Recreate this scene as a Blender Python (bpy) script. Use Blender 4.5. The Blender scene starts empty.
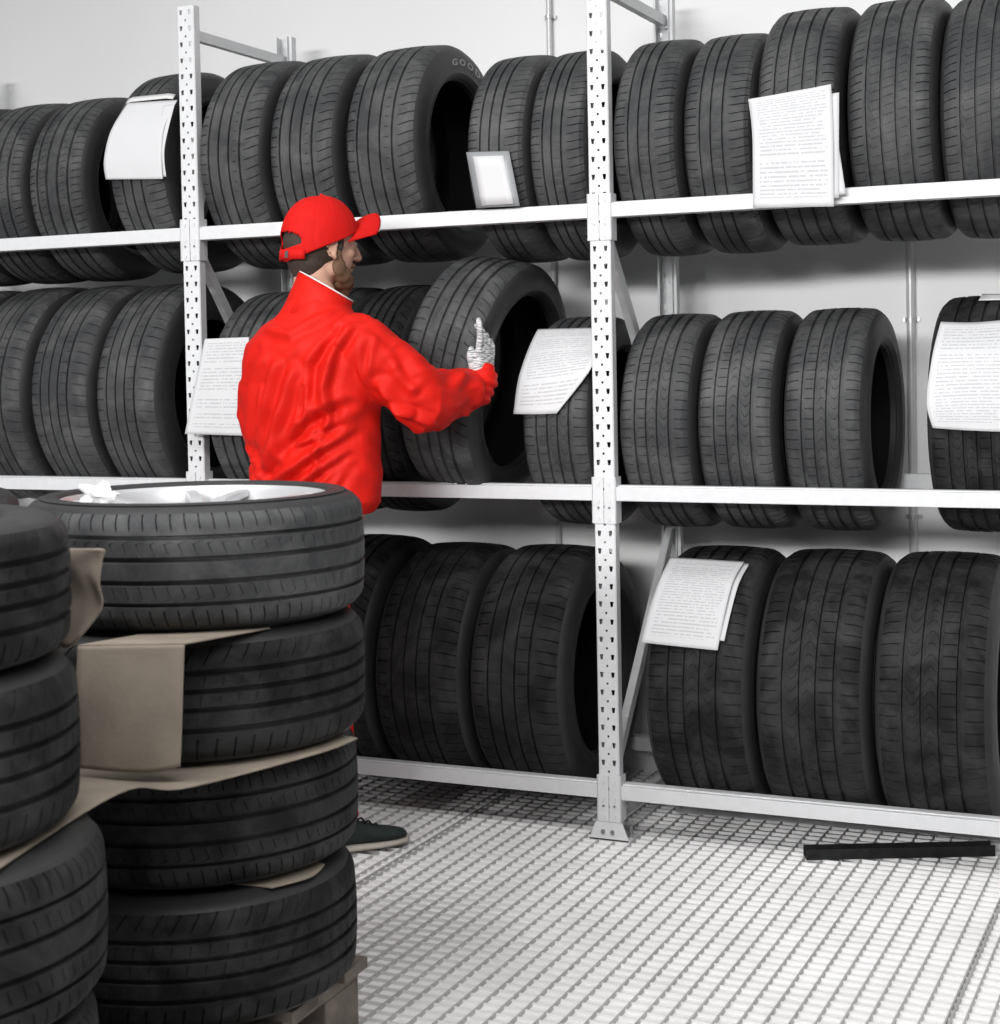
import bpy, bmesh, math, random
import numpy as np
from mathutils import Vector, Matrix
random.seed(4); RNG = np.random.default_rng(7)
SC = bpy.context.scene; COL = SC.collection
# ------------------------------------------------------------------ camera
F_PX, PITCH, YAW, ROLL = 1653.29, 0.02881, 0.42795, -0.01896
cam_d = bpy.data.cameras.new('camera'); cam = bpy.data.objects.new('camera', cam_d); COL.objects.link(cam)
fw = Vector((-math.sin(YAW)*math.cos(PITCH), math.cos(YAW)*math.cos(PITCH), -math.sin(PITCH)))
rt = Vector((math.cos(YAW), math.sin(YAW), 0)); up = rt.cross(fw)
c, s = math.cos(ROLL), math.sin(ROLL)
R_, U_ = c*rt+s*up, -s*rt+c*up
cam.matrix_world = Matrix(((R_.x, U_.x, -fw.x, 1.64692), (R_.y, U_.y, -fw.y, -4.34934), (R_.z, U_.z, -fw.z, 1.36685), (0, 0, 0, 1)))
cam_d.sensor_fit = 'HORIZONTAL'; cam_d.sensor_width = 36; cam_d.lens = F_PX/1000*36
cam_d.shift_x = (500-493.55)/1000; cam_d.shift_y = (406.57-512)/1000
cam_d.dof.use_dof = True; cam_d.dof.focus_distance = 4.35; cam_d.dof.aperture_fstop = 7.0
SC.camera = cam
# ------------------------------------------------------------------ light
w = bpy.data.worlds.new('world'); SC.world = w; w.use_nodes = True
w.node_tree.nodes['Background'].inputs[0].default_value = (0.96, 0.98, 1.0, 1)
w.node_tree.nodes['Background'].inputs[1].default_value = 0.20
def area(name, loc, rot, sx, sy, power, col=(1, 1, 1)):
    l = bpy.data.lights.new(name, 'AREA'); l.shape = 'RECTANGLE'; l.size = sx; l.size_y = sy; l.energy = power; l.color = col
    o = bpy.data.objects.new(name, l); o.location = loc; o.rotation_euler = [math.radians(a) for a in rot]; COL.objects.link(o); return o
area('ceiling_light_panel', (-0.3, -1.0, 3.7), (0, 0, 0), 5.0, 0.9, 24)
area('ceiling_light_panel_front', (0.6, -3.2, 3.7), (0, 0, 0), 5.0, 0.9, 160)
fl = area('ceiling_light_panel_far', (-0.2, -9.0, 3.1), (79.5, 0, 0), 7.0, 0.7, 58); fl.data.spread = math.radians(42)
SC.view_settings.view_transform = 'Standard'; SC.view_settings.look = 'None'
SC.view_settings.exposure = -0.03; SC.view_settings.gamma = 1.0; SC.view_settings.use_curve_mapping = False

# ------------------------------------------------------------------ materials
def nmat(name):
    m = bpy.data.materials.new(name); m.use_nodes = True
    nt = m.node_tree; return m, nt, nt.nodes['Principled BSDF']
def mat(name, col, rough=0.5, metal=0.0, var=0.0, scale=8.0, bump=0.0, bscale=60.0, spec=0.5, rvar=0.0, detail=4.0, coat=0):
    m, nt, b = nmat(name); N, L = nt.nodes, nt.links
    b.inputs['Roughness'].default_value = rough; b.inputs['Metallic'].default_value = metal
    b.inputs['Specular IOR Level'].default_value = spec
    if coat: b.inputs['Coat Weight'].default_value = coat
    tc = N.new('ShaderNodeTexCoord')
    if var > 0:
        n = N.new('ShaderNodeTexNoise'); n.inputs['Scale'].default_value = scale; n.inputs['Detail'].default_value = detail
        L.new(tc.outputs['Object'], n.inputs['Vector'])
        r = N.new('ShaderNodeValToRGB'); r.color_ramp.elements[0].position = 0.35; r.color_ramp.elements[1].position = 0.7
        r.color_ramp.elements[0].color = [max(0, x*(1-var)) for x in col]+[1]
        r.color_ramp.elements[1].color = [min(1, x*(1+var)) for x in col]+[1]
        L.new(n.outputs['Fac'], r.inputs['Fac']); L.new(r.outputs['Color'], b.inputs['Base Color'])
    else: b.inputs['Base Color'].default_value = (*col, 1)
    if bump > 0:
        n2 = N.new('ShaderNodeTexNoise'); n2.inputs['Scale'].default_value = bscale; n2.inputs['Detail'].default_value = 5
        L.new(tc.outputs['Object'], n2.inputs['Vector'])
        bp = N.new('ShaderNodeBump'); bp.inputs['Strength'].default_value = bump; bp.inputs['Distance'].default_value = 0.004
        L.new(n2.outputs['Fac'], bp.inputs['Height']); L.new(bp.outputs['Normal'], b.inputs['Normal'])
    return m
def rubber(name, col, dust=0.5, rough=0.62, dustcol=(0.13, 0.13, 0.128)):
    m, nt, b = nmat(name); N, L = nt.nodes, nt.links
    tc = N.new('ShaderNodeTexCoord'); oi = N.new('ShaderNodeObjectInfo')
    ad = N.new('ShaderNodeVectorMath'); ad.operation = 'MULTIPLY_ADD'
    cx = N.new('ShaderNodeCombineXYZ'); L.new(oi.outputs['Random'], cx.inputs[0]); L.new(oi.outputs['Random'], cx.inputs[1])
    ad.inputs[1].default_value = (1, 1, 1); ad.inputs[0].default_value = (0, 0, 0)
    mul = N.new('ShaderNodeVectorMath'); mul.operation = 'SCALE'; mul.inputs['Scale'].default_value = 40
    L.new(cx.outputs[0], mul.inputs[0])
    add = N.new('ShaderNodeVectorMath'); add.operation = 'ADD'; L.new(tc.outputs['Object'], add.inputs[0]); L.new(mul.outputs[0], add.inputs[1])
    n = N.new('ShaderNodeTexNoise'); n.inputs['Scale'].default_value = 7; n.inputs['Detail'].default_value = 10; n.inputs['Roughness'].default_value = 0.70; n.inputs['Distortion'].default_value = 0.6
    L.new(add.outputs[0], n.inputs['Vector'])
    r = N.new('ShaderNodeValToRGB'); e = r.color_ramp.elements
    e[0].position = 0.42; e[0].color = (*col, 1); e[1].position = 0.72
    e[1].color = tuple(a*(1-dust)+d*dust for a, d in zip(col, dustcol))+(1,)
    L.new(n.outputs['Fac'], r.inputs['Fac']); L.new(r.outputs['Color'], b.inputs['Base Color'])
    b.inputs['Roughness'].default_value = rough; b.inputs['Specular IOR Level'].default_value = 0.35 if rough < .7 else 0.22
    n2 = N.new('ShaderNodeTexNoise'); n2.inputs['Scale'].default_value = 160; n2.inputs['Detail'].default_value = 4
    L.new(add.outputs[0], n2.inputs['Vector'])
    bp = N.new('ShaderNodeBump'); bp.inputs['Strength'].default_value = 0.25; bp.inputs['Distance'].default_value = 0.002
    L.new(n2.outputs['Fac'], bp.inputs['Height']); L.new(bp.outputs['Normal'], b.inputs['Normal'])
    return m
M = {}
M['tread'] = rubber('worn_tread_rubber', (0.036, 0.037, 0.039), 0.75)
M['tread_dark_shaded'] = rubber('dark_shaded_tread_rubber', (0.009, 0.009, 0.0095), 0.45, 0.72, (0.10, 0.10, 0.10))  # darker tread copy, shade on stacks and lower shelf put into the colour
M['side'] = rubber('sidewall_rubber', (0.026, 0.026, 0.027), 0.12, 0.5)
M['liner'] = rubber('inner_liner_rubber', (0.007, 0.007, 0.007), 0.05, 0.7)
M['letter'] = mat('pale_sidewall_lettering', (0.34, 0.34, 0.34), 0.6)
M['wall'] = mat('white_wall_panel', (0.83, 0.83, 0.825), 0.45, var=0.02, scale=1.5, bump=0.02, bscale=6)
M['rack'] = mat('grey_painted_steel', (0.73, 0.735, 0.745), 0.38, 0.0, var=0.03, scale=30)
M['galv'] = mat('galvanised_steel', (0.55, 0.55, 0.56), 0.38, 0.5, var=0.08, scale=40)
M['bolt'] = mat('zinc_bolt', (0.45, 0.45, 0.46), 0.3, 0.9)
M['grate'] = mat('pale_floor_grating', (0.80, 0.79, 0.785), 0.5, 0.0, var=0.07, scale=3.0)
M['bar'] = mat('grey_grating_bar', (0.48, 0.475, 0.47), 0.5, 0.1, var=0.1, scale=6)
M['under'] = mat('pale_floor_pan', (0.82, 0.81, 0.805), 0.8, var=0.08, scale=5)
M['pipe'] = mat('grey_conduit', (0.62, 0.62, 0.62), 0.3, 0.15)
M['card'] = mat('brown_cardboard', (0.27, 0.225, 0.18), 0.85, var=0.10, scale=14, bump=0.15, bscale=90)
M['red'] = mat('red_work_fabric', (0.66, 0.011, 0.005), 0.6, var=0.05, scale=30, bump=0.10, bscale=420, spec=0.2)
M['redcap'] = mat('red_cap_cotton', (0.62, 0.008, 0.006), 0.75, var=0.05, scale=40, bump=0.15, bscale=500, spec=0.2)
M['white_trim'] = mat('white_piping', (0.8, 0.78, 0.76), 0.7)
M['skin'] = mat('skin', (0.62, 0.36, 0.26), 0.5, var=0.07, scale=35)
M['hair'] = mat('dark_brown_hair', (0.050, 0.032, 0.022), 0.65, var=0.35, scale=260, bump=0.5, bscale=500)
M['beard'] = mat('light_brown_beard', (0.16, 0.085, 0.045), 0.75, var=0.3, scale=280, bump=0.5, bscale=550)
M['shoe'] = mat('dark_green_suede', (0.018, 0.028, 0.026), 0.85, var=0.2, scale=40)
M['sole'] = mat('off_white_rubber_sole', (0.50, 0.46, 0.40), 0.7)
M['black'] = mat('black_plastic', (0.012, 0.012, 0.013), 0.45, var=0.5, scale=40)
M['wood'] = mat('weathered_pallet_wood', (0.20, 0.17, 0.145), 0.85, var=0.35, scale=12, bump=0.4, bscale=50)
M['rim'] = mat('silver_alloy', (0.62, 0.62, 0.63), 0.35, 0.4)
M['rimdark'] = mat('grey_wheel_well', (0.30, 0.28, 0.27), 0.5, 0.4)
M['plastic'] = mat('clear_grey_sleeve', (0.30, 0.31, 0.32), 0.3)
M['tape'] = mat('white_tape', (0.75, 0.75, 0.74), 0.5)
M['film'] = mat('white_plastic_film', (0.9, 0.9, 0.9), 0.35)
M['chalk'] = mat('faded_chalk_mark', (0.16, 0.16, 0.16), 0.9)
def glove_mat():
    m, nt, b = nmat('speckled_knit_glove'); N, L = nt.nodes, nt.links
    tc = N.new('ShaderNodeTexCoord'); mp = N.new('ShaderNodeMapping'); mp.inputs['Scale'].default_value = (55, 55, 480)
    n = N.new('ShaderNodeTexNoise'); n.inputs['Scale'].default_value = 1; n.inputs['Detail'].default_value = 2
    L.new(tc.outputs['Object'], mp.inputs['Vector']); L.new(mp.outputs[0], n.inputs['Vector'])
    r = N.new('ShaderNodeValToRGB'); e = r.color_ramp.elements
    e[0].position = 0.38; e[0].color = (0.14, 0.14, 0.14, 1); e[1].position = 0.60; e[1].color = (0.74, 0.74, 0.75, 1)
    L.new(n.outputs['Fac'], r.inputs['Fac']); L.new(r.outputs['Color'], b.inputs['Base Color']); b.inputs['Roughness'].default_value = 0.9
    bp = N.new('ShaderNodeBump'); bp.inputs['Strength'].default_value = 0.15; bp.inputs['Distance'].default_value = 0.001
    L.new(n.outputs['Fac'], bp.inputs['Height']); L.new(bp.outputs['Normal'], b.inputs['Normal'])
    return m
M['glove'] = glove_mat()
def paper_mat(name, lines=True, seed=0.0, rows=26):
    m, nt, b = nmat(name); N, L = nt.nodes, nt.links
    b.inputs['Roughness'].default_value = 0.6
    if not lines:
        b.inputs['Base Color'].default_value = (0.66, 0.66, 0.67, 1); return m
    uv = N.new('ShaderNodeUVMap'); sp = N.new('ShaderNodeSeparateXYZ'); L.new(uv.outputs[0], sp.inputs[0])
    def mth(op, a, bb=None, cc=None):
        n = N.new('ShaderNodeMath'); n.operation = op
        for i, v in enumerate((a, bb, cc)):
            if v is None: continue
            if isinstance(v, (int, float)): n.inputs[i].default_value = v
            else: L.new(v, n.inputs[i])
        return n.outputs[0]
    u, v = sp.outputs[0], sp.outputs[1]
    vr = mth('MULTIPLY', v, rows); fr = mth('FRACT', vr); row = mth('FLOOR', vr)
    line = mth('MULTIPLY', mth('GREATER_THAN', fr, 0.30), mth('LESS_THAN', fr, 0.66))
    cb = N.new('ShaderNodeCombineXYZ'); L.new(mth('MULTIPLY', u, 34), cb.inputs[0]); L.new(mth('MULTIPLY', row, 7.31), cb.inputs[1]); cb.inputs[2].default_value = seed
    n = N.new('ShaderNodeTexNoise'); n.inputs['Scale'].default_value = 1.0; n.inputs['Detail'].default_value = 3; L.new(cb.outputs[0], n.inputs['Vector'])
    words = mth('GREATER_THAN', n.outputs['Fac'], 0.44)
    cb2 = N.new('ShaderNodeCombineXYZ'); L.new(mth('MULTIPLY', row, 3.7), cb2.inputs[0]); cb2.inputs[1].default_value = seed+5
    n2 = N.new('ShaderNodeTexNoise'); n2.inputs['Scale'].default_value = 1.0; L.new(cb2.outputs[0], n2.inputs['Vector'])
    length = mth('LESS_THAN', u, mth('MULTIPLY_ADD', n2.outputs['Fac'], 0.9, 0.42))
    ins = mth('MULTIPLY', mth('GREATER_THAN', u, 0.13), mth('LESS_THAN', u, 0.90))
    inv = mth('MULTIPLY', mth('GREATER_THAN', v, 0.10), mth('LESS_THAN', v, 0.93))
    gap = mth('GREATER_THAN', n2.outputs['Fac'], 0.40)
    k = mth('MULTIPLY', mth('MULTIPLY', mth('MULTIPLY', line, words), mth('MULTIPLY', ins, inv)), mth('MULTIPLY', length, gap))
    mx = N.new('ShaderNodeMix'); mx.data_type = 'RGBA'; L.new(mth('MULTIPLY', k, 0.45), mx.inputs['Factor'])
    mx.inputs['A'].default_value = (0.66, 0.66, 0.67, 1); mx.inputs['B'].default_value = (0.25, 0.25, 0.27, 1)
    L.new(mx.outputs['Result'], b.inputs['Base Color'])
    return m
M['paper'] = paper_mat('blank_white_paper', False)

# ------------------------------------------------------------------ helpers
def tag(o, label, cat, group=None, kind=None):
    if label: o['label'] = label
    if cat: o['category'] = cat
    if group: o['group'] = group
    if kind: o['kind'] = kind
    return o
def empty(name, loc, label=None, cat=None, group=None, rot=None):
    o = bpy.data.objects.new(name, None); COL.objects.link(o); o.location = loc
    if rot: o.rotation_euler = rot
    o.empty_display_size = 0.05
    return tag(o, label, cat, group)
def link(name, me, m, parent=None, keep=False):
    ms = m if isinstance(m, (list, tuple)) else [m]
    for x in ms: me.materials.append(x)
    o = bpy.data.objects.new(name, me); COL.objects.link(o)
    if parent is not None:
        o.parent = parent
        if keep:   # mesh given in world coordinates under an unrotated parent
            o.location = -Vector(parent.matrix_basis.translation) if parent.parent is None else -Vector(parent.location)-Vector(parent.parent.location)
    return o
def mesh(name, V, Fc, m, parent=None, smooth=None, keep=False, uv=None, mi=None):
    me = bpy.data.meshes.new(name)
    me.from_pydata([tuple(map(float, v)) for v in V], [], [tuple(int(i) for i in f) for f in Fc]); me.update()
    if smooth is not None:
        me.polygons.foreach_set('use_smooth', [True]*len(me.polygons)); me.set_sharp_from_angle(angle=math.radians(smooth))
    if uv is not None:
        l = me.uv_layers.new(name='UVMap'); idx = np.empty(len(me.loops), dtype=np.int32); me.loops.foreach_get('vertex_index', idx)
        l.data.foreach_set('uv', np.asarray(uv, dtype=np.float32)[idx].ravel())
    o = link(name, me, m, parent, keep)
    if mi is not None: me.polygons.foreach_set('material_index', mi)
    return o
class MB:
    def __init__(s): s.V = []; s.F = []
    def add(s, V, Fc):
        n = len(s.V); s.V += [tuple(v) for v in V]; s.F += [tuple(i+n for i in f) for f in Fc]; return s
    def box(s, x0, x1, y0, y1, z0, z1):
        return s.add([(x0,y0,z0),(x1,y0,z0),(x1,y1,z0),(x0,y1,z0),(x0,y0,z1),(x1,y0,z1),(x1,y1,z1),(x0,y1,z1)],
                     [(0,3,2,1),(4,5,6,7),(0,1,5,4),(1,2,6,5),(2,3,7,6),(3,0,4,7)])
    def bar(s, a, b, wx, wy, upv=(0, 0, 1)):
        a, b = Vector(a), Vector(b); d = (b-a).normalized(); u = Vector(upv)
        sx = d.cross(u).normalized(); sy = sx.cross(d).normalized()
        P = []
        for p in (a, b):
            for i, j in ((-1,-1),(1,-1),(1,1),(-1,1)): P.append(p+sx*i*wx/2+sy*j*wy/2)
        return s.add(P, [(0,1,2,3),(7,6,5,4),(0,4,5,1),(1,5,6,2),(2,6,7,3),(3,7,4,0)])
    def tube(s, pts, r, n=12, cap=True):
        pts = [Vector(p) for p in pts]; rs = r if isinstance(r, (list, tuple)) else [r]*len(pts); rings = []
        up0 = Vector((0, 0, 1)) if abs((pts[1]-pts[0]).normalized().z) < 0.9 else Vector((1, 0, 0))
        for i, p in enumerate(pts):
            d = (pts[min(i+1, len(pts)-1)]-pts[max(i-1, 0)]).normalized(); sx = d.cross(up0).normalized(); sy = sx.cross(d).normalized()
            rings.append([p+(sx*math.cos(2*math.pi*k/n)+sy*math.sin(2*math.pi*k/n))*rs[i] for k in range(n)])
        V = [v for rg in rings for v in rg]; Fc = []
        for i in range(len(rings)-1):
            for k in range(n): Fc.append((i*n+k, i*n+(k+1) % n, (i+1)*n+(k+1) % n, (i+1)*n+k))
        if cap: Fc.append(tuple(range(n))[::-1]); Fc.append(tuple((len(rings)-1)*n+k for k in range(n)))
        return s.add(V, Fc)
    def build(s, name, m, parent=None, smooth=None, bevel=0.0, keep=True):
        o = mesh(name, s.V, s.F, m, parent, smooth, keep)
        if bevel:
            b = o.modifiers.new('bevel', 'BEVEL'); b.width = bevel; b.segments = 2; b.limit_method = 'ANGLE'; b.angle_limit = math.radians(40)
        return o

# ------------------------------------------------------------------ setting: wall, floor
YW = 0.79
b = MB(); b.box(-7, 5, YW, YW+0.12, -0.06, 4.2); o = b.build('wall_back', M['wall']); o['kind'] = 'structure'
def floor():
    b = MB(); b.box(-6, 4, -5.2, YW, -0.10, -0.0085)
    base = len(b.F)
    h, t = 0.0085, 0.0042
    x = 1.08; xs = []
    k = 0
    while x > -5.9: xs.append(x); k += 1; x -= 0.0484
    xs += [1.08+0.0484*k-0.012 for k in range(1, 50)]
    for x in xs: b.box(x-t/2, x+t/2, -5.1, YW, -h, 0)
    b.box(1.086, 1.091, -5.1, YW, -h, 0.001)
    b.box(-0.487, -0.482, -5.1, YW, -h, 0.001)
    y = -0.245; ys = []
    while y > -5.0: ys.append(y); y -= 0.0400
    y = -0.205
    while y < YW: ys.append(y); y += 0.0400
    nb = len(b.F)
    for y in ys: b.box(-5.9, 3.9, y-.001, y+.001, -h, -0.0006)
    b.box(-5.9, 3.9, -0.2405, -0.2375, -h, 0.0006)
    o = mesh('floor', b.V, b.F, [M['grate'], M['under'], M['bar']], mi=[1]*base+[2]*(nb-base)+[0]*(len(b.F)-nb)); o['kind'] = 'structure'
floor()
# pipes running up the wall
def pipe(x, r, zj, label):
    t = empty('wall_pipe', (x, YW-0.02, 0), label, 'pipe', 'vertical pipes on the back wall')
    bb = MB(); bb.tube([(0, 0, 0), (0, 0, 4.1)], r, 16); p = bb.build('tube', M['pipe'], t, 40, keep=False)
    for z in zj:
        bb = MB(); bb.tube([(0, 0, z-0.006), (0, 0, z+0.006)], r+0.004, 16); bb.box(-r-0.012, r+0.012, 0.008, 0.02, z-0.006, z+0.006)
        bb.build('pipe_clip', M['galv'], t, 40, keep=False)
pipe(0.715, 0.013, (0.86, 1.462, 2.4), 'thin grey wall pipe in the right bay, jointed, above the gap between tyres')
pipe(-0.459, 0.009, (0.87, 2.5), 'thin grey wall pipe above and below the tyre the man holds')

# ------------------------------------------------------------------ rack
def post_mesh(m, parent, loc, rotz):
    V = {}; VL = []; Fc = []
    def v(x, y, z):
        k = (round(x, 5), round(y, 5), round(z, 5))
        if k not in V: V[k] = len(VL); VL.append(k)
        return V[k]
    xc = [-.028, -.022, -.011, -.003, .003, .011, .022, .028]; zc = [0, .0125, .0275, .042, .048, .05]
    top = 2.49; n = 50
    for k in range(n):
        z0 = .05*k
        for i in range(7):
            for j in range(5):
                a, bq = z0+zc[j], z0+zc[j+1]
                if a >= top: continue
                bq = min(bq, top)
                if i in (1, 5) and j == 1: continue
                if i == 3 and j == 3: continue
                def X(ii, zz):
                    x = xc[ii]
                    if abs(zz-(z0+.0125)) < 1e-6 and ii in (1, 2, 5, 6): x += (.002 if ii in (1, 5) else -.002)
                    return x
                Fc.append((v(X(i, a), 0, a), v(X(i+1, a), 0, a), v(X(i+1, bq), 0, bq), v(X(i, bq), 0, bq)))
        z1 = min(z0+.05, top)
        for sg in (-1, 1):
            path = [(.028*sg, 0), (.031*sg, .003), (.031*sg, .032), (.022*sg, .034), (.022*sg, .046)]
            zz = [z0+q for q in zc if z0+q <= top]; zz = [z0, z1] if len(zz) < 6 else zz
            for j in range(len(zz)-1):
                for i in range(4):
                    p, q = path[i], path[i+1]
                    f = (v(p[0], p[1], zz[j]), v(q[0], q[1], zz[j]), v(q[0], q[1], zz[j+1]), v(p[0], p[1], zz[j+1]))
                    Fc.append(f if sg > 0 else f[::-1])
    o = mesh('upright_post', VL, Fc, m, parent); o.location = loc; o.rotation_euler = (0, 0, rotz)
    s = o.modifiers.new('solid', 'SOLIDIFY'); s.thickness = 0.0022; s.offset = -1
    return o
DEP = 0.616
def frame(x, label):
    t = empty('upright_frame', (x, 0, 0), label, 'rack frame')
    post_mesh(M['rack'], t, (0, 0, 0), 0); post_mesh(M['rack'], t, (0, DEP, 0), math.pi)
    # braces
    for (y0, z0, y1, z1) in ((0.03, 2.405, DEP-0.03, 2.405), (0.04, 1.72, DEP-0.04, 1.06), (0.04, 0.19, DEP-0.04, 0.82), (0.03, 0.06, DEP-0.03, 0.06)):
        d = Vector((0, y1-y0, z1-z0)).normalized(); nn = Vector((0, -d.z, d.y))
        bb = MB(); a, e = Vector((0, y0, z0)), Vector((0, y1, z1))
        for off, wx, wy in ((Vector((0.011, 0, 0)), .003, .032), ):
            bb.bar(a+off, e+off, wx, wy, nn)
        bb.bar(a+nn*.0145, e+nn*.0145, .022, .003, nn); bb.bar(a-nn*.0145, e-nn*.0145, .022, .003, nn)
        br = bb.build('brace', M['rack'], t, keep=False)
        for p in (a, e):
            q = MB(); q.tube([p+Vector((-.014, 0, 0)), p+Vector((.018, 0, 0))], .006, 8); q.build('bolt', M['bolt'], br, keep=False)
    for yy, sg in ((0, 1), (DEP, -1)):
        q = MB()
        P = [(-.060, .001), (.060, .001), (.040, .052), (-.040, .052)]
        y0, y1 = yy-.008*sg, yy-.004*sg
        V = [(p[0], y0, p[1]) for p in P]+[(p[0], y1, p[1]) for p in P]
        q.add(V, [(0,1,2,3),(7,6,5,4),(0,4,5,1),(1,5,6,2),(2,6,7,3),(3,7,4,0)])
        ya, yb = sorted((yy-.008*sg, yy+.07*sg)); q.box(-.062, .062, ya, yb, .0005, .005)
        fp = q.build('foot_plate', M['rack'], t, keep=False)
        for bx in (-.017, .011):
            z = MB(); z.tube([(bx, y0-.006*sg, .026), (bx, y0, .026)], .0065, 6); z.build('bolt', M['bolt'], fp, keep=False)
        if sg > 0:
            z = MB(); z.tube([(.052, .03, .004), (.052, .03, .04)], .005, 8); z.tube([(.052, .03, .005), (.052, .03, .016)], .010, 6); z.build('anchor_bolt', M['bolt'], fp, keep=False)
frame(0.0, 'tall perforated grey upright frame in the middle of the rack, right of the man')
frame(-1.373, 'perforated grey upright frame left of the man, its top in view')
frame(1.373, 'upright frame at the right end of the rack, outside the photo')
frame(-2.746, 'upright frame at the left end of the rack, outside the photo')
ZL = {'top': 1.80, 'middle': 1.005, 'bottom': 0.16}
def beam(x0, x1, zt, rear, label, grp):
    t = empty('shelf_beam', (x0, 0, zt), label, 'rack beam', grp)
    bb = MB(); g = 0.032
    if not rear: ya, yb = 0.0, 0.046
    else: ya, yb = DEP-0.046, DEP
    prof = [(ya, -.043), (yb, -.043), (yb, 0), (ya+.016, 0), (ya+.014, -.004), (ya, -.004)] if not rear else [(ya, -.043), (yb, -.043), (yb, 0), (ya, 0)]
    n = len(prof); L0, L1 = g, x1-x0-g
    V = [(L0, p[0], p[1]) for p in prof]+[(L1, p[0], p[1]) for p in prof]
    bb.add(V, [tuple(range(n))[::-1], tuple(range(n, 2*n))]+[(i, (i+1) % n, n+(i+1) % n, n+i) for i in range(n)])
    bb.build('beam', M['rack'], t, bevel=0.0015, keep=False)
    for px, sg in ((0, 1), (x1-x0, -1)):
        q = MB(); yf = -.004 if not rear else DEP+.001
        a, e = sorted((px+sg*.0015, px+sg*.035)); q.box(a, e, yf, yf+.003, -.107, .024)
        a, e = sorted((px+sg*.0325, px+sg*.036)); y0, y1 = (-.004, .040) if not rear else (DEP-.040, DEP+.004)
        q.box(a, e, y0, y1, -.107, .024)
        pl = q.build('end_plate', M['rack'], t, bevel=.0008, keep=False)
        if not rear:
            for dz in (.008, -.042, -.092):
                h = MB(); cx = px+sg*.0165; h.box(cx-.004, cx+.004, -.0065, -.0035, dz-.007, dz+.003); h.build('hook', M['rack'], pl, keep=False)
            h = MB(); cx = px+sg*.0165; h.tube([(cx, -.0065, -.062), (cx, -.0035, -.062)], .0035, 8); h.build('locking_pin', M['bolt'], pl, keep=False)
for lv, zt in ZL.items():
    beam(-1.373, 0, zt, False, 'grey front beam of the %s shelf between the two perforated posts in view' % lv, 'front beams of the rack')
    beam(0, 1.373, zt, False, 'grey front beam of the %s shelf in the right bay' % lv, 'front beams of the rack')
    beam(-2.746, -1.373, zt, False, 'grey front beam of the %s shelf in the left bay' % lv, 'front beams of the rack')
    beam(-1.373, 0, zt, True, 'grey rear beam of the %s shelf in the middle bay' % lv, 'rear beams of the rack')
    beam(0, 1.373, zt, True, 'grey rear beam of the %s shelf in the right bay, behind the tyres' % lv, 'rear beams of the rack')
    beam(-2.746, -1.373, zt, True, 'grey rear beam of the %s shelf in the left bay, behind the tyres' % lv, 'rear beams of the rack')

# ------------------------------------------------------------------ tyres
# pattern: grooves (centre, width as fractions of half tread width / metres), lateral cuts per rib
PAT = {
 'slant':   dict(g=[(-.62, .007), (-.22, .009), (.20, .009), (.60, .007)], rib=[1, .45, .0, .45, 1], n=80, sh=(-.35, -.7), curve=.05),
 'curved':  dict(g=[(-.66, .006), (-.30, .006), (.06, .006), (.44, .007)], rib=[1, 0, 0, 0, 1], n=68, sh=(-.30, 0), curve=-.25, dot=3),
 'shoulder':dict(g=[(-.50, .006), (-.14, .006), (.24, .006)], rib=[1, 0, .12, 1], n=82, sh=(-.15, .0), curve=-.15),
 'diagonal':dict(g=[(-.58, .006), (-.20, .006), (.20, .007), (.58, .007)], rib=[1, .35, .35, .35, 1], n=86, sh=(-.40, -.65), curve=.1),
 'wave':    dict(g=[(-.52, .009), (-.16, .009), (.18, .009), (.54, .009)], rib=[.9, .40, .45, .75, .9], n=74, sh=(0, 0), curve=.0, wave=1),
 'block':   dict(g=[(-.60, .005), (-.26, .005), (.06, .005), (.40, .006)], rib=[.8, .15, .0, .6, .9], n=66, sh=(.1, .0), curve=.1),
 'chunky':  dict(g=[(-.50, .011), (-.12, .010), (.22, .010), (.56, .010)], rib=[1, .2, .5, .5, 1], n=60, sh=(.5, .3), curve=.3),
}
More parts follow.
